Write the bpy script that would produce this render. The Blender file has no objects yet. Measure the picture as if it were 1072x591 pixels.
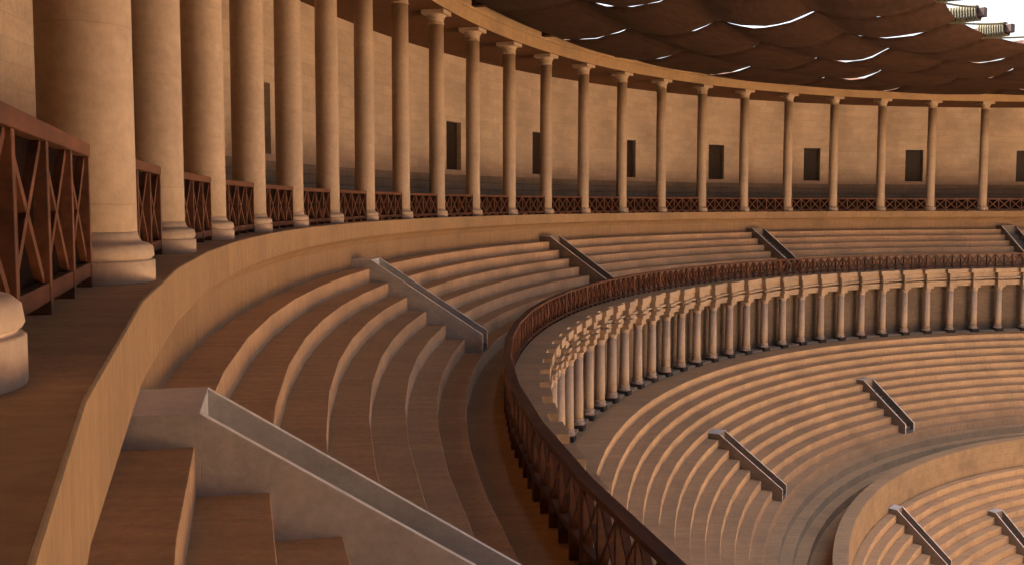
import bpy, bmesh, math, random
import numpy as np
from mathutils import Vector, Matrix

random.seed(7)
sc = bpy.context.scene
COL = sc.collection
R = math.radians

# ------------------------------------------------------------------ plan
# The building is an ellipse; d = metres inward of the line of the tall columns,
# i = number of column bays along that line, z = metres above the gallery floor.
CX, CY = 51.7489, 22.5721
A, B = 57.0608, 68.1289
PSI = 0.23977
S0, DS = 202.858, 4.9839
_t = np.linspace(0, 2 * np.pi, 20001)
_s = np.concatenate([[0], np.cumsum(np.hypot(np.diff(A * np.cos(_t)), np.diff(B * np.sin(_t))))])
LEN = float(_s[-1])
NBAY = LEN / DS
CP, SP = math.cos(PSI), math.sin(PSI)


def t_of(i):
    q = S0 - DS * i
    k = math.floor(q / LEN)
    return float(np.interp(q - k * LEN, _s, _t)) + 2 * math.pi * k


def i_of(t):
    k = math.floor(t / (2 * math.pi))
    return (S0 - (float(np.interp(t - 2 * math.pi * k, _t, _s)) + k * LEN)) / DS


def PT(t, d, z):
    x, y = (A - d) * math.cos(t), (B - d) * math.sin(t)
    return Vector((CX + CP * x - SP * y, CY + SP * x + CP * y, z))


def P(i, d, z):
    return PT(t_of(i), d, z)


def frame(i, d):
    """origin, unit tangent (growing i) and inward unit normal at bay i."""
    o = P(i, d, 0)
    u = (P(i + .01, d, 0) - P(i - .01, d, 0)).normalized()
    n = Vector((u.y, -u.x, 0))
    if n.dot(Vector((CX, CY, 0)) - o) < 0:
        n = -n
    return o, u, n


# ------------------------------------------------------------------ materials
def new_mat(name):
    m = bpy.data.materials.new(name)
    m.use_nodes = True
    nt = m.node_tree
    nt.nodes.clear()
    out = nt.nodes.new('ShaderNodeOutputMaterial')
    b = nt.nodes.new('ShaderNodeBsdfPrincipled')
    nt.links.new(b.outputs[0], out.inputs[0])
    return m, nt, b


def lerp3(c, k):
    return (c[0] * k, c[1] * k, c[2] * k, 1)


def noise(nt, vec, scale, detail=4, rough=.6, map_scale=(1, 1, 1)):
    mp = nt.nodes.new('ShaderNodeMapping')
    mp.inputs['Scale'].default_value = map_scale
    nt.links.new(vec, mp.inputs[0])
    n = nt.nodes.new('ShaderNodeTexNoise')
    n.inputs['Scale'].default_value = scale
    n.inputs['Detail'].default_value = detail
    n.inputs['Roughness'].default_value = rough
    nt.links.new(mp.outputs[0], n.inputs[0])
    return n.outputs['Fac']


def ramp(nt, fac, c0, c1, p0=.3, p1=.7):
    r = nt.nodes.new('ShaderNodeValToRGB')
    r.color_ramp.elements[0].position = p0
    r.color_ramp.elements[1].position = p1
    r.color_ramp.elements[0].color = c0
    r.color_ramp.elements[1].color = c1
    nt.links.new(fac, r.inputs[0])
    return r.outputs[0]


def mix(nt, a, b, fac, mode='MULTIPLY'):
    m = nt.nodes.new('ShaderNodeMix')
    m.data_type = 'RGBA'
    m.blend_type = mode
    if isinstance(fac, (int, float)):
        m.inputs[0].default_value = fac
    else:
        nt.links.new(fac, m.inputs[0])
    nt.links.new(a, m.inputs[6])
    if isinstance(b, tuple):
        m.inputs[7].default_value = b
    else:
        nt.links.new(b, m.inputs[7])
    return m.outputs[2]


def bump(nt, bsdf, h, strength=.3, dist=.02):
    b = nt.nodes.new('ShaderNodeBump')
    b.inputs['Strength'].default_value = strength
    b.inputs['Distance'].default_value = dist
    nt.links.new(h, b.inputs['Height'])
    nt.links.new(b.outputs[0], bsdf.inputs['Normal'])


def coords(nt, kind):
    if kind == 'uv':
        return nt.nodes.new('ShaderNodeUVMap').outputs[0]
    if kind == 'world':
        return nt.nodes.new('ShaderNodeNewGeometry').outputs['Position']
    return nt.nodes.new('ShaderNodeTexCoord').outputs['Object']


def stone(name, col, kind, streak=(5, .5, 1), amp=.28, stain=.35, rough=.8, bump_s=.25, blocks=None, spec=.25, drums=None):
    """weathered stone: broad patches, fine streaks, dark stains, optional masonry joints."""
    m, nt, b = new_mat(name)
    v = coords(nt, kind)
    w = coords(nt, 'world')
    f1 = noise(nt, v, 1.0, 5, .65, streak)
    c = ramp(nt, f1, lerp3(col, 1 - amp), lerp3(col, 1 + amp * .55), .28, .72)
    f2 = noise(nt, w, .35, 5, .6)
    c = mix(nt, c, ramp(nt, f2, (1 - stain, 1 - stain * 1.05, 1 - stain * 1.1, 1), (1.06, 1.04, 1.0, 1), .33, .56), 1)
    f3 = noise(nt, w, 9, 4, .7)
    c = mix(nt, c, ramp(nt, f3, (.84, .84, .84, 1), (1.08, 1.08, 1.08, 1), .3, .7), 1)
    hgt = f1
    if blocks:
        bw, bh, mort, dark = blocks
        br = nt.nodes.new('ShaderNodeTexBrick')
        br.inputs['Scale'].default_value = 1
        br.inputs['Brick Width'].default_value = bw
        br.inputs['Row Height'].default_value = bh
        br.inputs['Mortar Size'].default_value = mort
        br.inputs['Mortar Smooth'].default_value = .4
        br.inputs['Bias'].default_value = 0
        br.inputs['Color1'].default_value = (.92, .915, .91, 1)
        br.inputs['Color2'].default_value = (1.06, 1.05, 1.04, 1)
        br.inputs['Mortar'].default_value = (dark, dark, dark, 1)
        nt.links.new(v, br.inputs[0])
        c = mix(nt, c, br.outputs['Color'], 1)
    if drums:
        def mth(op, a, k):
            n = nt.nodes.new('ShaderNodeMath'); n.operation = op
            nt.links.new(a, n.inputs[0])
            if k is not None:
                if isinstance(k, (int, float)): n.inputs[1].default_value = k
                else: nt.links.new(k, n.inputs[1])
            return n.outputs[0]
        sx = nt.nodes.new('ShaderNodeSeparateXYZ')
        nt.links.new(v, sx.inputs[0])
        oi = nt.nodes.new('ShaderNodeObjectInfo')
        zz = mth('DIVIDE', mth('ADD', sx.outputs[2], mth('MULTIPLY', oi.outputs['Random'], drums * .7)), drums)
        wn = nt.nodes.new('ShaderNodeTexWhiteNoise')
        wn.noise_dimensions = '1D'
        nt.links.new(mth('ADD', mth('FLOOR', zz, None), mth('MULTIPLY', oi.outputs['Random'], 91.0)), wn.inputs['W'])
        c = mix(nt, c, ramp(nt, wn.outputs['Value'], (.95, .945, .94, 1), (1.03, 1.03, 1.03, 1), 0, 1), 1)
        c = mix(nt, c, ramp(nt, mth('FRACT', zz, None), (.86, .85, .84, 1), (1, 1, 1, 1), .004, .012), 1)
    nt.links.new(c, b.inputs['Base Color'])
    b.inputs['Roughness'].default_value = rough
    b.inputs['Specular IOR Level'].default_value = spec
    bump(nt, b, f3, bump_s, .02)
    return m


def wood(name, col, kind='obj', scale=(1.2, 14, 14), amp=.45, rough=.55, spec=.35):
    m, nt, b = new_mat(name)
    v = coords(nt, kind)
    inf = nt.nodes.new('ShaderNodeObjectInfo')
    add = nt.nodes.new('ShaderNodeVectorMath')
    nt.links.new(v, add.inputs[0])
    nt.links.new(inf.outputs['Location'], add.inputs[1])
    f1 = noise(nt, add.outputs[0], 1, 6, .65, scale)
    c = ramp(nt, f1, lerp3(col, 1 - amp), lerp3(col, 1 + amp * .7), .3, .72)
    f2 = noise(nt, add.outputs[0], 2.2, 3, .5)
    c = mix(nt, c, ramp(nt, f2, (.72, .7, .68, 1), (1.12, 1.1, 1.08, 1), .35, .65), 1)
    nt.links.new(c, b.inputs['Base Color'])
    b.inputs['Roughness'].default_value = rough
    b.inputs['Specular IOR Level'].default_value = spec
    bump(nt, b, f1, .25, .01)
    return m


LIME = (.46, .30, .165)
M = {}
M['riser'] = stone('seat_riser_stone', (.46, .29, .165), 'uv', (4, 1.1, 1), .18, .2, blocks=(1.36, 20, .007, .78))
M['riser_dim'] = stone('dimmed_bench_stone', (.41, .265, .145), 'uv', (4, 1.1, 1), .18, .12, blocks=(1.21, 20, .007, .78))  # riser stone darkened: dimmer light of the two inner tiers is in the colour
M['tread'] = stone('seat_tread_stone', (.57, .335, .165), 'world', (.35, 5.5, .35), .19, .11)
M['floor'] = stone('paving_stone', (.49, .295, .15), 'world', (.3, 4.5, .3), .18, .12)
M['coping'] = stone('coping_stone', (.29, .18, .095), 'uv', (5, .4, 1), .18, .14, blocks=(2.31, 20, .010, .78))
M['column'] = stone('column_stone', (.40, .295, .215), 'obj', (.6, .6, 2.6), .11, .10, drums=1.38)
M['wall'] = stone('gallery_wall_masonry', (.45, .35, .275), 'uv', (.8, 3, 1), .10, .12, blocks=(1.55, .52, .02, .86))
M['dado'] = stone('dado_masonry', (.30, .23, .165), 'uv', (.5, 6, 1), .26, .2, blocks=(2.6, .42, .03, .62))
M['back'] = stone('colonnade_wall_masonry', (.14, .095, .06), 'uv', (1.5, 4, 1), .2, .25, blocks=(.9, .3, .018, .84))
M['parapet'] = stone('podium_masonry', (.28, .185, .10), 'uv', (1.2, 1.2, 1), .14, .18, blocks=(.95, .42, .015, .8))
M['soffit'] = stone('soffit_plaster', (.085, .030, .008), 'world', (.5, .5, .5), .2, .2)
M['fascia'] = stone('fascia_stone', (.33, .215, .12), 'uv', (1.5, 3, 1), .14, .16)
M['entab'] = stone('entablature_stone', (.36, .255, .165), 'uv', (2, 3, 1), .16, .22)
M['marble'] = stone('grey_marble', (.42, .41, .40), 'world', (1.1, 1.1, 2.6), .16, .16, rough=.45, spec=.4)
M['marble_edge'] = stone('pale_marble', (.80, .72, .62), 'world', (2, 2, 2), .12, .1, rough=.5, spec=.4)
M['shaded_marble'] = stone('shaded_grey_marble', (.21, .155, .115), 'world', (1.1, 1.1, 2.6), .2, .2, rough=.5, spec=.35)  # grey marble with the shade of the farther stairs put into its colour
M['landing'] = stone('landing_marble', (.74, .66, .58), 'world', (1.5, 1.5, 1.5), .12, .12, rough=.45, spec=.4)
M['trough_shade'] = stone('trough_shade_marble', (.13, .11, .095), 'world', (1.1, 1.1, 2.2), .3, .25, rough=.6)  # marble darkened to paint the shade inside the stair troughs
M['plinth'] = stone('shaded_plinth_stone', (.07, .05, .034), 'obj', (2, 2, 2), .2, .25)  # shade on the plinth sides is put into this dark colour
M['railwood'] = wood('red_brown_wood', (.118, .042, .019))
M['rail_shade'] = wood('rail_shade_black', (.009, .004, .0025), spec=.05, rough=.9)  # near-black colour painting the shade inside the railing lattice
M['beamwood'] = wood('beam_wood', (.026, .007, .0042), 'world', (2, 2, 9))
M['window_shade'] = wood('window_shade_panel', (.020, .0095, .0055), 'world', (5, 5, .6))  # dark colour painting the unlit inside of the window openings
M['sand'] = stone('arena_sand', (.58, .46, .33), 'world', (.6, .6, .6), .16, .15, rough=.95)
M['ground'] = stone('dry_earth', (.24, .19, .12), 'world', (.05, .05, .05), .3, .3, rough=.95)
M['rope'] = stone('hemp_rope', (.055, .050, .033), 'world', (14, 14, 14), .3, .1, rough=.9)


def cloth_mat():
    m, nt, b = new_mat('brown_awning_canvas')
    v = coords(nt, 'uv')
    f1 = noise(nt, v, 1.0, 5, .6, (.5, 3.5, 1))
    c = ramp(nt, f1, (.026, .0115, .0065, 1), (.050, .025, .016, 1), .3, .7)
    f2 = noise(nt, v, 60, 2, .5)
    nt.links.new(c, b.inputs['Base Color'])
    b.inputs['Roughness'].default_value = .95
    b.inputs['Specular IOR Level'].default_value = .1
    bump(nt, b, f2, .2, .01)
    return m


M['cloth'] = cloth_mat()

# ------------------------------------------------------------------ helpers
class MB:
    """collects geometry for one mesh."""
    def __init__(self):
        self.bm = bmesh.new()
        self.uv = self.bm.loops.layers.uv.new('UVMap')

    def face(self, pts, uvs=None, mi=0, smooth=False):
        f = self.bm.faces.new([self.bm.verts.new(p) for p in pts])
        f.material_index = mi
        f.smooth = smooth
        if uvs:
            for l, q in zip(f.loops, uvs):
                l[self.uv].uv = q
        return f

    def hexa(self, c, mi=0):
        """c: 8 corners, bottom 4 then top 4."""
        for q in ((0, 3, 2, 1), (4, 5, 6, 7), (0, 1, 5, 4), (1, 2, 6, 5), (2, 3, 7, 6), (3, 0, 4, 7)):
            self.face([c[k] for k in q], [(c[k].x + c[k].y, c[k].z) for k in q], mi)

    def box(self, x0, x1, y0, y1, z0, z1, mi=0):
        V = Vector
        self.hexa([V((x0, y0, z0)), V((x1, y0, z0)), V((x1, y1, z0)), V((x0, y1, z0)),
                   V((x0, y0, z1)), V((x1, y0, z1)), V((x1, y1, z1)), V((x0, y1, z1))], mi)

    def pbox(self, t0, t1, d0, d1, z0, z1, mi=0):
        self.hexa([PT(t0, d0, z0), PT(t1, d0, z0), PT(t1, d1, z0), PT(t0, d1, z0),
                   PT(t0, d0, z1), PT(t1, d0, z1), PT(t1, d1, z1), PT(t0, d1, z1)], mi)

    def bar(self, p, q, up, w, h, mi=0):
        """straight bar from p to q; w across, h along up."""
        a = (q - p).normalized()
        s = a.cross(up).normalized()
        v = s.cross(a).normalized()
        c = []
        for zz in (-h / 2, h / 2):
            for (e, ss) in ((p, -1), (q, -1), (q, 1), (p, 1)):
                c.append(e + s * (ss * w / 2) + v * zz)
        self.hexa(c, mi)

    def lathe(self, prof, n=32, smooth=True, mi=0):
        rings = []
        for r, z in prof:
            rings.append([self.bm.verts.new((r * math.cos(2 * math.pi * k / n), r * math.sin(2 * math.pi * k / n), z)) for k in range(n)])
        for j in range(len(prof) - 1):
            for k in range(n):
                f = self.bm.faces.new((rings[j][k], rings[j][(k + 1) % n], rings[j + 1][(k + 1) % n], rings[j + 1][k]))
                f.smooth = smooth
                f.material_index = mi
        for rg, rev in ((rings[0], True), (rings[-1], False)):
            f = self.bm.faces.new(list(reversed(rg)) if rev else rg)
            f.material_index = mi

    def tube(self, pts, r, n=8, mi=0):
        rings = []
        for k, p in enumerate(pts):
            a = (pts[min(k + 1, len(pts) - 1)] - pts[max(k - 1, 0)]).normalized()
            s = a.cross(Vector((0, 0, 1)))
            s = s.normalized() if s.length > 1e-4 else Vector((1, 0, 0))
            v = s.cross(a).normalized()
            rings.append([self.bm.verts.new(p + (s * math.cos(2 * math.pi * j / n) + v * math.sin(2 * math.pi * j / n)) * r) for j in range(n)])
        for k in range(len(pts) - 1):
            for j in range(n):
                f = self.bm.faces.new((rings[k][j], rings[k][(j + 1) % n], rings[k + 1][(j + 1) % n], rings[k + 1][j]))
                f.smooth = True
        self.bm.faces.new(rings[0])
        self.bm.faces.new(list(reversed(rings[-1])))

    def ring(self, prof, ts, mats=None, skip=(), smooth=False):
        """sweep an open profile [(d,z),...] round the ellipse through the angles ts (closed);
        skip: list of (ta,tb) angle intervals left open."""
        n = len(ts)
        vs = [0.0]
        for (d0, z0), (d1, z1) in zip(prof, prof[1:]):
            vs.append(vs[-1] + math.hypot(d1 - d0, z1 - z0))
        for k in range(n):
            ta, tb = ts[k], ts[(k + 1) % n]
            if tb < ta - 1e-9:
                tb += 2 * math.pi
            tm = ((ta + tb) / 2) % (2 * math.pi)
            if any(s0 - 1e-7 < tm < s1 + 1e-7 for s0, s1 in skip):
                continue
            ua, ub = i_of(ta) * DS, i_of(tb) * DS
            for j in range(len(prof) - 1):
                (d0, z0), (d1, z1) = prof[j], prof[j + 1]
                self.face([PT(ta, d0, z0), PT(tb, d0, z0), PT(tb, d1, z1), PT(ta, d1, z1)],
                          [(ua, vs[j]), (ub, vs[j]), (ub, vs[j + 1]), (ua, vs[j + 1])],
                          mats[j] if mats else 0, smooth)

    def build(self, name, mats, parent=None, bevel=0, merge=True, loc=None):
        if merge:
            bmesh.ops.remove_doubles(self.bm, verts=self.bm.verts, dist=1e-5)
        bmesh.ops.recalc_face_normals(self.bm, faces=self.bm.faces)
        me = bpy.data.meshes.new(name)
        self.bm.to_mesh(me)
        self.bm.free()
        for m in (mats if isinstance(mats, (list, tuple)) else [mats]):
            me.materials.append(m)
        o = bpy.data.objects.new(name, me)
        COL.objects.link(o)
        if parent is not None:
            o.parent = parent
            if parent.type == 'EMPTY':
                o.location = -parent.location if loc is None else loc
        if bevel:
            bv = o.modifiers.new('bevel', 'BEVEL')
            bv.width = bevel
            bv.segments = 2
            bv.limit_method = 'ANGLE'
        return o


def tag(o, label=None, cat=None, group=None, kind=None):
    if label: o['label'] = label
    if cat: o['category'] = cat
    if group: o['group'] = group
    if kind: o['kind'] = kind
    return o


def empty(name, loc, rz=0, scale=None):
    o = bpy.data.objects.new(name, None)
    COL.objects.link(o)
    o.empty_display_size = .3
    o.location = loc
    o.rotation_euler = (0, 0, rz)
    return o


def copy_tree(o, parent=None):
    c = o.copy()
    COL.objects.link(c)
    if parent is not None:
        c.parent = parent
    for ch in list(o.children):
        copy_tree(ch, c)
    return c


ORD = ['first', 'second', 'third', 'fourth', 'fifth', 'sixth', 'seventh', 'eighth', 'ninth', 'tenth', 'eleventh', 'twelfth',
       'thirteenth', 'fourteenth', 'fifteenth', 'sixteenth', 'seventeenth', 'eighteenth', 'nineteenth', 'twentieth',
       'twenty-first', 'twenty-second', 'twenty-third', 'twenty-fourth', 'twenty-fifth', 'twenty-sixth', 'twenty-seventh',
       'twenty-eighth', 'twenty-ninth', 'thirtieth', 'thirty-first', 'thirty-second', 'thirty-third', 'thirty-fourth', 'thirty-fifth']


def angles(n, off=0.0, extra=()):
    ts = [(off + 2 * math.pi * k / n) % (2 * math.pi) for k in range(n)]
    for e in extra:
        e %= 2 * math.pi
        ts = [q for q in ts if abs(q - e) > 2e-3]
        ts.append(e)
    return sorted(ts)


SEG = R(2.24)            # the seating is faceted: 120 sides
FINE = angles(480)

# ------------------------------------------------------------------ seating levels
UP_D, UP_T, UP_Z, UP_H, UP_N = .821, .661, -1.59, .467, 7
MID_D, MID_T, MID_Z, MID_H, MID_N = 8.433, .592, -9.568, .469, 15
LOW_D, LOW_T, LOW_Z, LOW_H, LOW_N = 19.05, .50, -17.10, .467, 12
WALK_Z, LEDGE_Z, COL_Z, DITCH_Z = -4.86, -4.52, -9.568, -16.6
ARENA_Z = -25.6

# stairs: (bay of the left face, zone, first row)
GANG_UP = [1.18, 6.46, 11.77, 17.03, 22.26]
GANG_MID = [6.40, 11.70, 17.07]
GANG_LOW = [(14.25, 0), (17.30, 4)]
GW = 1.42 / DS
GTH = .12 / DS


def cuts(list_i):
    return [(t_of(i + GW) % (2 * math.pi), t_of(i) % (2 * math.pi)) for i in list_i]


def seat_rows(tier, d0, tr, z0, h, n, gang, wall_d, end_z, rm='riser'):
    """gang: list of (bay, first row). Row k's tread lies behind its nose at d0+k*tr, its riser below."""
    for k in range(n):
        back = wall_d if k == 0 else d0 + (k - 1) * tr
        nose = d0 + k * tr
        zt = z0 - k * h
        low = z0 - (k + 1) * h if k < n - 1 else end_z
        cs = [g for g, r0 in gang if r0 <= k < r0 + 6]
        # the landing row keeps its tread, the stairs cut through the rows below it
        ct = cuts(cs)
        ts = angles(120, SEG, [e for c in ct for e in c])
        m = MB()
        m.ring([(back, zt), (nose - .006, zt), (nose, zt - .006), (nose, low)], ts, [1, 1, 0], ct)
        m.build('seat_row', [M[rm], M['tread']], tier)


def place_origin():
    return P(6, 0, 0)


tier = tag(empty('seating_tier', (0, 0, 0)), 'steep upper tier of seven curved stone bench rows right below the column gallery', 'seating')
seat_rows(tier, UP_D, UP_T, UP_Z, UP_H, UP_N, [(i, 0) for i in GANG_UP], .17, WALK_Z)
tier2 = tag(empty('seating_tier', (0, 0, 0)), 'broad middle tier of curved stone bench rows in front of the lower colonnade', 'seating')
seat_rows(tier2, MID_D, MID_T, MID_Z, MID_H, MID_N, [(i, 5) for i in GANG_MID], 7.0, DITCH_Z, 'riser_dim')
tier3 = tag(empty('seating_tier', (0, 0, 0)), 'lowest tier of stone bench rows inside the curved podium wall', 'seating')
seat_rows(tier3, LOW_D, LOW_T, LOW_Z, LOW_H, LOW_N, GANG_LOW, 18.58, LOW_Z - LOW_N * LOW_H, 'riser_dim')

# ------------------------------------------------------------------ structure: floors
def floor_ring(name, prof, mat, n=120, off=SEG):
    m = MB()
    m.ring(prof, angles(n, off))
    return tag(m.build(name, mat), kind='structure')


floor_ring('gallery_floor', [(-5.02, 0), (.638, 0)], M['floor'])
floor_ring('walkway', [(UP_D + 6 * UP_T - .01, WALK_Z), (5.97, WALK_Z)], M['floor'])
floor_ring('colonnade_pavement', [(6.0, COL_Z), (7.02, COL_Z)], M['floor'])
floor_ring('lower_walkway', [(MID_D + 14 * MID_T - .01, DITCH_Z), (17.86, DITCH_Z)], M['floor'])
m = MB()
ts = FINE
dl = LOW_D + (LOW_N - 1) * LOW_T + .9
m.bm.faces.new([m.bm.verts.new(PT(t, dl - .05, ARENA_Z)) for t in ts])
tag(m.build('arena_floor', M['sand']), kind='structure')
m = MB()
m.bm.faces.new([m.bm.verts.new((CX + 3000 * math.cos(2 * math.pi * k / 64), CY + 3000 * math.sin(2 * math.pi * k / 64), -26.2)) for k in range(64)])
tag(m.build('ground', M['ground']), kind='structure')

# ------------------------------------------------------------------ walls
def thing_ring(name, prof, ts, mats, idx, label, cat):
    mm = MB()
    mm.ring(prof, ts, idx)
    return tag(mm.build(name, mats), label, cat)


# wall below the gallery, with a heavy overhanging coping
pw = tag(empty('retaining_wall', (0, 0, 0)), 'curved limestone wall with overhanging coping between the tall columns and upper seats', 'wall')
mm = MB()
mm.ring([(.20, -.80), (.17, -.86), (.17, UP_Z - .02)], angles(120, SEG))
mm.build('wall_face', M['coping'], pw)
mm = MB()
mm.ring([(.638, .001), (.650, -.008), (.650, -.47), (.632, -.52), (.58, -.545), (.46, -.58), (.34, -.66), (.25, -.76), (.20, -.80)], angles(120, SEG))
mm.build('coping', M['coping'], pw)

# gallery back wall with window openings
WIN = [1.45, 3.45, 5.46, 7.46, 9.475, 11.48, 13.44, 15.45, 17.38, 19.36, 21.33, 23.31]
WW, WZ0, WZ1, WALL_TOP = .165, 2.63, 5.46, 9.34
gw = tag(empty('gallery_wall', (0, 0, 0)), 'tall block masonry wall with small dark windows behind the row of tall columns', 'wall')
wcut = [(t_of(i + WW) % (2 * math.pi), t_of(i - WW) % (2 * math.pi)) for i in WIN]
tsw = angles(240, 0, [e for c in wcut for e in c])
mm = MB()
for z0, z1, sk in ((0, WZ0, ()), (WZ0, WZ1, wcut), (WZ1, WALL_TOP, ())):
    n0 = len(mm.bm.faces)
    for k in range(len(tsw)):
        ta, tb = tsw[k], tsw[(k + 1) % len(tsw)]
        if tb < ta: tb += 2 * math.pi
        tm = ((ta + tb) / 2) % (2 * math.pi)
        if any(s0 < tm < s1 for s0, s1 in sk):
            continue
        ua, ub = i_of(ta) * DS * 1.08, i_of(tb) * DS * 1.08
        mm.face([PT(ta, -5, z0), PT(tb, -5, z0), PT(tb, -5, z1), PT(ta, -5, z1)], [(ua, z0), (ub, z0), (ub, z1), (ua, z1)])
mm.build('wall_face', M['wall'], gw)
mm = MB()
mm.ring([(-5, 2.345), (-4.993, 2.335), (-4.99, 0.0)], angles(240), [0, 0])
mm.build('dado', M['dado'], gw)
mm = MB()
mm.ring([(-7, -26.1), (-7, 10.4)], angles(240))
mm.build('outer_face', M['wall'], gw)
for i in WIN:
    mm = MB()
    a0, a1 = t_of(i - WW), t_of(i + WW)
    dd = -5.32
    for (ta, da, tb, db, mi) in ((a0, -5, a0, dd, 0), (a1, dd, a1, -5, 0), (a0, dd, a1, dd, 1)):
        mm.face([PT(ta, da, WZ0), PT(tb, db, WZ0), PT(tb, db, WZ1), PT(ta, da, WZ1)],
                [(da, WZ0), (db, WZ0), (db, WZ1), (da, WZ1)], mi)
    for z in (WZ0, WZ1):
        mm.face([PT(a0, -5, z), PT(a1, -5, z), PT(a1, dd, z), PT(a0, dd, z)], None, 0)
    mm.build('window', [M['wall'], M['window_shade']], gw)

# entablature and ceiling over the gallery
en = tag(empty('entablature', (0, 0, 0)), 'curved stone entablature carried by the tall columns under the brown awning', 'entablature')
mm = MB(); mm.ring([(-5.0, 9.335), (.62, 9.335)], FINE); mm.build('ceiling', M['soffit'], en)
mm = MB(); mm.ring([(.62, 9.335), (.62, 9.93), (.575, 9.935), (.575, 9.965)], FINE); mm.build('fascia', M['fascia'], en)
mm = MB(); mm.ring([(.575, 9.965), (.655, 9.975), (.67, 10.02), (.67, 10.36), (.64, 10.42), (.60, 10.45), (-7.3, 10.45)], FINE); mm.build('cornice', M['fascia'], en)

# podium wall around the lowest seats
po = tag(empty('podium_wall', (0, 0, 0)), 'curved masonry podium wall with flat top around the lowest seats', 'wall')
mm = MB(); mm.ring([(17.86, DITCH_Z), (17.86, -15.24), (17.88, -15.22), (18.56, -15.22), (18.58, -15.24)], angles(240), [0, 0, 1, 0]); mm.build('coping', [M['coping'], M['tread']], po)
mm = MB(); mm.ring([(18.58, -15.24), (18.58, LOW_Z - .02)], angles(240)); mm.build('wall_face', M['parapet'], po)
thing_ring('arena_wall', [(dl - .35, LOW_Z - LOW_N * LOW_H), (dl, LOW_Z - LOW_N * LOW_H), (dl, ARENA_Z)], angles(240), [M['parapet']], None,
           'plain stone wall dropping from the lowest bench row to the sand', 'wall')

# ------------------------------------------------------------------ lower colonnade: entablature, back wall
LEDGE = M['tread']
le = tag(empty('lower_entablature', (0, 0, 0)), 'stepped stone entablature with projecting blocks over the small columns below the lattice balustrade', 'entablature')
PROF = [(5.96, WALK_Z), (5.96, LEDGE_Z), (6.79, LEDGE_Z), (6.80, -4.53), (6.80, -4.82), (6.72, -4.85), (6.60, -4.86), (6.60, -5.22), (6.73, -5.235),
        (6.74, -5.25), (6.74, -5.35), (6.42, -5.37), (6.42, -5.46), (6.70, -5.475), (6.70, -5.66), (6.59, -5.68), (6.59, -5.87), (6.02, -5.87)]
mm = MB(); mm.ring(PROF, FINE, [1, 1] + [0] * (len(PROF) - 3)); mm.build('ledge', [M['entab'], LEDGE], le)
LC0, LCD, LAX = 7.13, .51023, 6.60
LCOLS = [LC0 + LCD * k for k in range(-9, 33)]


def block_mesh():
    mm = MB()
    for w, y1, z0, z1 in ((1.34, .50, -4.84, LEDGE_Z + .004), (.68, .34, -5.232, -4.838), (.88, .47, -5.352, -5.23), (.66, .26, -5.472, -5.35), (.86, .45, -5.67, -5.47), (.68, .34, -6.0, -5.668)):
        mm.box(-w / 2, w / 2, -.28, y1, z0, z1)
    for f in mm.bm.faces:
        f.normal_update()
        if abs(f.normal.z) > .9 and f.calc_center_median().z > LEDGE_Z - .01: f.material_index = 1
    o = mm.build('entablature_block', [M['entab'], LEDGE], None, bevel=.012)
    return o


blk = block_mesh()
first = True
for i in LCOLS:
    o = blk if first else blk.copy()
    if not first:
        COL.objects.link(o)
    first = False
    og, u, n = frame(i, LAX)
    o.location = og
    o.rotation_euler = (0, 0, math.atan2(n.y, n.x) - math.pi / 2)
    o.parent = le
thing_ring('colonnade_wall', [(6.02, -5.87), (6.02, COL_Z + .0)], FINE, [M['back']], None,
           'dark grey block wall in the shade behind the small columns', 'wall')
thing_ring('stylobate', [(6.03, COL_Z + .11), (6.70, COL_Z + .11), (6.72, COL_Z + .10), (6.72, COL_Z)], FINE, [M['entab']], None,
           'low pale stone kerb joining the feet of the small columns', 'kerb')

# small columns
sm = empty('small_column', (0, 0, 0))
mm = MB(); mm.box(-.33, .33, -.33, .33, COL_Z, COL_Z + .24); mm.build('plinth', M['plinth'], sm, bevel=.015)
mm = MB(); mm.lathe([(.33, COL_Z + .24), (.345, COL_Z + .29), (.335, COL_Z + .34), (.29, COL_Z + .37), (.285, COL_Z + .42), (.31, COL_Z + .45), (.30, COL_Z + .50), (.268, COL_Z + .54)], 28); mm.build('base', M['column'], sm)
mm = MB(); mm.lathe([(.265, COL_Z + .54), (.262, COL_Z + 1.4), (.235, -6.28)], 28); mm.build('shaft', M['column'], sm)
mm = MB(); mm.lathe([(.235, -6.28), (.262, -6.265), (.262, -6.235), (.238, -6.22), (.24, -6.15), (.28, -6.09), (.31, -6.03), (.31, -6.0)], 28); mm.build('capital', M['column'], sm)
vis = LCOLS[2:]
for k, i in enumerate(vis):
    o = sm if k == 0 else copy_tree(sm)
    og, u, n = frame(i, LAX)
    o.location = og
    o.rotation_euler = (0, 0, math.atan2(n.y, n.x) - math.pi / 2)
SMALL = [o for o in COL.objects if o.name.startswith('small_column')]

# ------------------------------------------------------------------ tall columns
tc = empty('tall_column', (0, 0, 0))
mm = MB()
mm.lathe([(.488, 0), (.492, .005), (.492, .165), (.480, .175), (.464, .178), (.464, .192), (.480, .197), (.487, .21), (.478, .275), (.445, .305), (.395, .318), (.372, .35), (.360, .40)], 40)
mm.build('base', M['column'], tc)
mm = MB(); mm.lathe([(.360, .40), (.358, 1.5), (.356, 3.5), (.350, 6), (.338, 8.72)], 48); mm.build('shaft', M['column'], tc)
cap = MB()
cap.lathe([(.338, 8.72), (.368, 8.735), (.373, 8.755), (.368, 8.775), (.343, 8.785), (.345, 8.93), (.378, 8.94), (.383, 8.96), (.365, 8.975), (.39, 9.03), (.425, 9.08), (.445, 9.12), (.445, 9.15)], 40)
cap.box(-.54, .54, -.54, .54, 9.15, 9.335)
cap.build('capital', M['column'], tc, bevel=.012)
TALL = []
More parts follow.
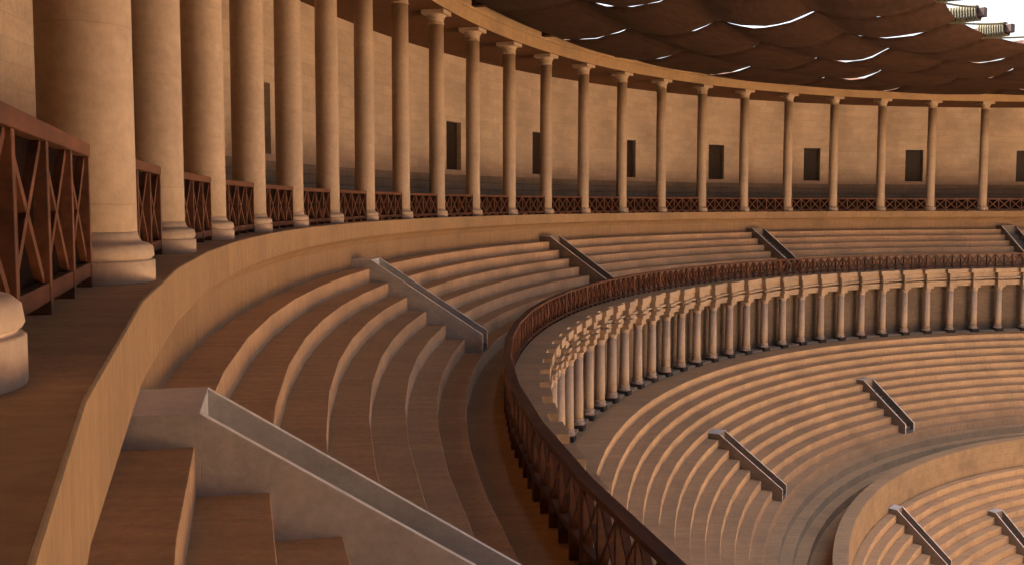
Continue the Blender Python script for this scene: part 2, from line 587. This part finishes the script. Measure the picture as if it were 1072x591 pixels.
for k in range(0, 24):
    o = tc if k == 0 else copy_tree(tc)
    og, u, n = frame(k, {0: -.06, 1: .11, 2: .045}.get(k, 0))
    o.location = og
    o.rotation_euler = (0, 0, math.atan2(n.y, n.x) - math.pi / 2)
    tag(o, None, 'column', 'tall columns of the upper gallery')
    TALL.append(o)
TALL[0]['label'] = 'tall column nearest the viewer, only its round base showing beside the big railing'
TALL[1]['label'] = 'thickest, nearest tall stone column with its whole round base in view'
for k in range(2, 23):
    TALL[k]['label'] = 'tall stone gallery column, %s along from the thick nearest one' % ORD[k - 2]
TALL[23]['label'] = 'last tall stone gallery column, past the window farthest to the right'

# ------------------------------------------------------------------ lattice railings
def rail_proto(name, length, npan, zb0, zt, top_h, bot_z0, bot_z1, depth, post_w, brace_w, cap_over, end_w=None, shade_sheet=False):
    """x along the rail, y depth, centre at 0; returns the Empty."""
    e = empty(name, (0, 0, 0))
    h = length / 2
    m1 = MB(); m1.box(-h, h, -depth / 2 - cap_over, depth / 2 + cap_over, zt - top_h, zt); m1.build('top_rail', M['railwood'], e, bevel=.008)
    m2 = MB(); m2.box(-h + .005, h - .005, -depth / 2 + .008, depth / 2 - .008, bot_z0, bot_z1); m2.build('bottom_rail', M['railwood'], e, bevel=.006)
    if shade_sheet: m5 = MB(); m5.box(-h + .01, h - .01, -.008, .008, bot_z1 - .01, zt - top_h + .01); m5.build('rail_shade_sheet', M['rail_shade'], e)  # added black sheet standing for shade behind the braces
    step = length / npan
    for k in range(npan + 1):
        w = (end_w or post_w) if k in (0, npan) else post_w
        x = -h + step * k
        x = min(max(x, -h + w / 2 + .004), h - w / 2 - .004)
        m3 = MB(); m3.box(x - w / 2, x + w / 2, -depth / 2, depth / 2, zb0, zt - top_h - .001)
        m3.build('post', M['railwood'], e, bevel=.005)
    for k in range(npan):
        x0, x1 = -h + step * k + post_w * .5, -h + step * (k + 1) - post_w * .5
        m4 = MB()
        za, zb = bot_z1 + .004, zt - top_h - .004
        s = 1
        for s in (1, -1):
            p = Vector((x0 if s > 0 else x1, 0, za)); q = Vector((x1 if s > 0 else x0, 0, zb))
            m4.bar(p, q, Vector((0, 1, 0)), brace_w, depth * .62 + (.004 if s > 0 else 0))
        m4.build('cross_brace', M['railwood'], e)
    return e


gr = rail_proto('lattice_railing', 4.12, 4, 0, 1.07, .10, .075, .18, .17, .075, .058, .006, shade_sheet=True)
UPR = []
for k in range(0, 24):
    p, q = P(k + .075, .105, 0), P(k + .905, .105, 0)
    o = gr if k == 0 else copy_tree(gr)
    v = q - p
    o.location = (p + q) / 2
    o.rotation_euler = (0, 0, math.atan2(v.y, v.x))
    tag(o, None, 'railing', 'lattice railings between the tall columns')
    UPR.append(o)
UPR[0]['label'] = 'largest brown crossed-wood railing section, just before the thickest column'
for k in range(1, 23):
    UPR[k]['label'] = 'brown crossed-wood railing between tall columns, %s bay beyond the thickest column' % ORD[k - 1]
UPR[23]['label'] = 'brown crossed-wood railing beyond the last tall column at right'

# long balustrade above the lower colonnade: panels end to end
J0, JP, JN = .36, .8935, 27
def jt(k): return J0 + JP * k
pl = (P(jt(5), 5.86, 0) - P(jt(6), 5.86, 0)).length
lr = rail_proto('balustrade_panel', pl, 5, WALK_Z, -3.37, .09, -4.43, -4.34, .16, .075, .06, .03, .10)
BAL = []
for k in range(0, JN):
    p, q = P(jt(k), 5.86, 0), P(jt(k + 1), 5.86, 0)
    o = lr if k == 0 else copy_tree(lr)
    v = q - p
    o.location = (p + q) / 2
    o.rotation_euler = (0, 0, math.atan2(v.y, v.x))
    o.scale = (v.length / pl * .9985, 1, 1)
    tag(o, None, 'railing', 'lattice balustrade panels around the walkway edge')
    BAL.append(o)

# ------------------------------------------------------------------ stairs
def stairway(i, d_nose, z_tread, tr, h, back_d, label, mat='shaded_marble'):
    """trough of two marble parapets with steps between, closed by a flat box at the top."""
    tl, trr = t_of(i), t_of(i + GW)
    til, tir = t_of(i + GTH), t_of(i + GW - GTH)
    run = 6 * tr - .02
    d_top = d_nose + .05
    d_end = d_nose + run - .03
    z_top = z_tread + .31
    slope = (z_top - (z_tread - 6 * h + .63)) / (d_end - d_top)
    org = PT(tl, d_nose, z_tread - .1)
    e = tag(empty('stairway', org), label, 'stairs', 'marble stairways cut through the seat rows')
    z_end = z_top - slope * (d_end - d_top)
    base = z_tread - 6 * h
    for (ta, tb) in ((tl, til), (tir, trr)):
        pm = MB()
        # profile polygon in (d,z), extruded from ta to tb
        poly = [(d_top, z_top), (d_end, z_end), (d_end, base - .01), (d_top, base - .01)]
        n = len(poly)
        A_ = [PT(ta, d, z) for d, z in poly]; B_ = [PT(tb, d, z) for d, z in poly]
        pm.face(A_, None, 0); pm.face(list(reversed(B_)), None, 0)
        for k in range(n):
            mi = 1 if k in (0, 1) else 0
            pm.face([A_[k], B_[k], B_[(k + 1) % n], A_[(k + 1) % n]], None, mi)
        pm.build('parapet', [M[mat], M['marble_edge']], e, bevel=.004)
    bx = MB()
    bx.pbox(tl, trr, back_d + .003, d_top, z_tread - 1.1, z_top + .002)
    for f in bx.bm.faces:
        f.normal_update()
        if abs(f.normal.z) > .9 and f.calc_center_median().z > z_top - .1: f.material_index = 1
    bx.build('landing', [M[mat], M['landing']], e, bevel=.004)
    st = MB()
    ns = 12
    for k in range(ns):
        d0 = d_top + (d_end - d_top) * k / ns
        d1 = d_top + (d_end - d_top) * (k + 1) / ns
        zz = z_top - .63 - slope * (d0 - d_top) - .02
        zn = z_top - .63 - slope * (d1 - d_top) - .02
        st.face([PT(til, d0, zz), PT(tir, d0, zz), PT(tir, d1, zz), PT(til, d1, zz)], None, 0)
        st.face([PT(til, d1, zz), PT(tir, d1, zz), PT(tir, d1, zn), PT(til, d1, zn)], None, 0)
    st.build('steps', M['trough_shade'], e)  # steps carry the trough's shade in their colour
    return e


NM = ['big pale grey marble stairway nearest the viewer, running down beside wide brown steps',
      'grey marble stairway in the upper seats with its whole sloping parapet and foot in view',
      'grey stairway in the upper seats, next beyond the one with its foot in view',
      'small far stairway in the upper seats, below the middle of the far gallery',
      'farthest stairway in the upper seats, at the far right']
for i, lb in zip(GANG_UP, NM):
    stairway(i, UP_D, UP_Z, UP_T, UP_H, .17, lb, 'marble' if i < 10 else 'shaded_marble')
for i, lb in zip(GANG_MID, ['stairway in the middle seats hidden behind the near balustrade', 'nearer of the two dark stairways in the middle seats', 'farther of the two dark stairways in the middle seats']):
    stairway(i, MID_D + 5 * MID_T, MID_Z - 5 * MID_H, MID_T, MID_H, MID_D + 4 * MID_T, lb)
for (i, r0), lb in zip(GANG_LOW, ['stairway starting at the podium wall in the lowest seats', 'stairway starting lower down in the lowest seats, further right than the podium one']):
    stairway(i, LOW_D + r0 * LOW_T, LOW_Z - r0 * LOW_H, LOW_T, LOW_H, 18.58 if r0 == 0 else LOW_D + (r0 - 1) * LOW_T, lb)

# ------------------------------------------------------------------ awning
BM0, BMP = 11.65, NBAY / 40
def bi(k): return BM0 + BMP * k
KV = list(range(-2, 8))
BW, BZ0, BZ1, BEND = .46, 10.08, 10.54, 23.4
SUP = [.64, 6.1, 11.1, 16.1, 22.0]


def cloth_into(mm, k, thick=True):
    ia, ib = bi(k), bi(k + 1)
    g = .032 / DS
    pts = []
    for s in range(len(SUP) - 1):
        for q in range(8):
            f = q / 8
            pts.append((SUP[s] + (SUP[s + 1] - SUP[s]) * f, 4 * f * (1 - f)))
    pts.append((SUP[-1], 0))
    pts.insert(0, (.25, 0))
    rnd = random.Random(k + 50)
    NX = 6
    rows = []
    sags = [(.40 if _ == 0 else .60) + rnd.uniform(-.05, .05) for _ in range(4)]
    for j, (d, sg) in enumerate(pts):
        sp = min(max(j - 1, 0) // 8, 3)
        row = []
        for x in range(NX + 1):
            f = x / NX
            # gap beside the beams is constant in metres, so a little wider in bays further in
            sc_ = 1 + d * .012
            i = (ia + g * sc_) + (ib - ia - 2 * g * sc_) * f
            edge = 4 * f * (1 - f) * min(max(d - .64, 0) / 2, 1)
            top = 10.465 - .355 * min(max(d - .64, 0) / 1.2, 1)
            z = top - sags[sp] * sg - .10 * edge * (1 if j < len(pts) - 1 else 0)
            if x in (0, NX):
                z += rnd.uniform(-.045, .045)
                i += rnd.uniform(-.008, .008)
            row.append(mm.bm.verts.new(P(i, d, z)))
        rows.append(row)
    for j in range(len(rows) - 1):
        for x in range(NX):
            f = mm.bm.faces.new((rows[j][x], rows[j][x + 1], rows[j + 1][x + 1], rows[j + 1][x]))
            f.smooth = True
            for l, q in zip(f.loops, ((x, j), (x + 1, j), (x + 1, j + 1), (x, j + 1))):
                l[mm.uv].uv = (q[0] * 1.6, q[1] * .64)


def beam_into(mm, k):
    i = bi(k)
    p, q = P(i, .1, (BZ0 + BZ1) / 2), P(i, BEND, (BZ0 + BZ1) / 2)
    mm.bar(p, q, Vector((0, 0, 1)), BW, BZ1 - BZ0)


for n, k in enumerate(KV):
    mm = MB(); beam_into(mm, k)
    tag(mm.build('awning_beam', M['beamwood'], bevel=.02), None, 'beam', 'beams carrying the awning')
    mm = MB(); cloth_into(mm, k)
    o = tag(mm.build('awning_cloth', M['cloth']), None, 'awning', 'sagging awning strips between the beams')
    sd = o.modifiers.new('thick', 'SOLIDIFY'); sd.thickness = .02; sd.offset = 0
    # rope lashing round the beam end
    i = bi(k)
    og = P(i, 0, 0)
    ax = (P(i, 23, 0) - P(i, 21, 0)).normalized()
    sd_ = Vector((-ax.y, ax.x, 0))
    if sd_.dot(P(i + .1, 22, 0) - P(i, 22, 0)) < 0: sd_ = -sd_
    rp = empty('rope_lashing', P(i, 22.2, 10.0))
    tag(rp, None, 'rope', 'rope lashings on the beam ends')
    cm = MB()
    turns, sub = 11, 16
    pts = []
    hw, hh = BW / 2 + .10, (BZ1 - BZ0) / 2 + .11
    for j in range(turns * sub + 1):
        an = 2 * math.pi * j / sub
        c, s = math.cos(an), math.sin(an)
        sq = 1 / max(abs(c), abs(s)) ** .72
        pts.append(P(i, 21.55 + 1.5 * j / (turns * sub), (BZ0 + BZ1) / 2) + sd_ * (c * sq * hw) + Vector((0, 0, s * sq * hh)))
    cm.tube(pts, .068, 8)
    cm.build('coil', M['rope'], rp)
    lm_ = MB()
    a_ = P(i, 21.62, BZ0 - .08)
    i2 = bi(k + 1)
    b_ = P(i2, 23.0, BZ1 + .08)
    lp = []
    for j in range(17):
        f = j / 16
        lp.append(a_.lerp(b_, f) + Vector((0, 0, -.07 * 4 * f * (1 - f))))
    lm_.tube(lp, .055, 8)
    lm_.build('line', M['rope'], rp)
# the rest of the awning ring, out of the photograph
mm = MB()
for k in range(8, 38):
    cloth_into(mm, k)
    beam_into(mm, k)
tag(mm.build('awning_ring', M['cloth'], merge=False), 'rest of the brown awning ring that runs on round the arena behind the viewer', 'awning')

vb = [o for o in COL.objects if o.name.startswith('awning_beam')]
vc = [o for o in COL.objects if o.name.startswith('awning_cloth')]
vr = [o for o in COL.objects if o.name.startswith('rope_lashing')]
for n, (x, y, r) in enumerate(zip(vb, vc, vr)):
    x['label'] = 'red-brown square awning beam, %s in the row from the left' % ORD[n]
    y['label'] = 'sagging dark brown awning strip, %s in the row from the left' % ORD[n]
    r['label'] = 'pale hemp rope wound on a beam end, %s beam from the left' % ORD[n]

for n, o in enumerate(SMALL):
    tag(o, 'small stone column of the lower arcade, %s from the near left end' % (ORD[n] if n < len(ORD) else 'number %d' % (n + 1)), 'column', 'small columns under the lower entablature')
for n, o in enumerate(BAL):
    tag(o, 'lattice panel of the dark wood balustrade, %s from the near end' % ORD[n])

for o in list(COL.objects):
    if o.parent is None and o.get('label') and not o.get('kind'):
        o['kind'] = 'thing'

# ------------------------------------------------------------------ light, sky, camera
SUN_EL, SUN_AZ = R(55), math.atan2(-.93, .36)
sun_dir = Vector((math.sin(SUN_AZ) * math.cos(SUN_EL), math.cos(SUN_AZ) * math.cos(SUN_EL), math.sin(SUN_EL)))
w = bpy.data.worlds.new('World')
sc.world = w
w.use_nodes = True
nt = w.node_tree
bg = nt.nodes['Background']
sky = nt.nodes.new('ShaderNodeTexSky')
sky.sky_type = 'NISHITA'
sky.sun_disc = False
sky.sun_elevation = SUN_EL
sky.sun_rotation = SUN_AZ % (2 * math.pi)
sky.air_density = 1.0
sky.dust_density = 9.0
sky.ozone_density = 0.0
nt.links.new(sky.outputs[0], bg.inputs[0])
bg.inputs[1].default_value = .065
sl = bpy.data.lights.new('sun', 'SUN')
sl.energy = 4.6
sl.angle = R(.53)
sl.color = (1, .92, .80)
so = bpy.data.objects.new('sun', sl)
COL.objects.link(so)
so.rotation_euler = sun_dir.to_track_quat('Z', 'Y').to_euler()
so.location = Vector((CX, CY, 60)) + sun_dir * 40

cam = bpy.data.cameras.new('camera')
cam.sensor_fit = 'HORIZONTAL'
cam.sensor_width = 36
cam.lens = 36 * 1079.78 / 1072
cam.clip_start = .05
cam.clip_end = 6000
co = bpy.data.objects.new('camera', cam)
COL.objects.link(co)
co.location = (0, 0, .6211)
co.rotation_euler = (math.pi / 2 - .076, 0, 0)
sc.camera = co

sc.cycles.max_bounces = 10
sc.cycles.diffuse_bounces = 8
sc.cycles.use_denoising = True
vs = sc.view_settings
vs.view_transform = 'Standard'
vs.look = 'None'
vs.exposure = 3.72
vs.gamma = 1
vs.use_curve_mapping = False
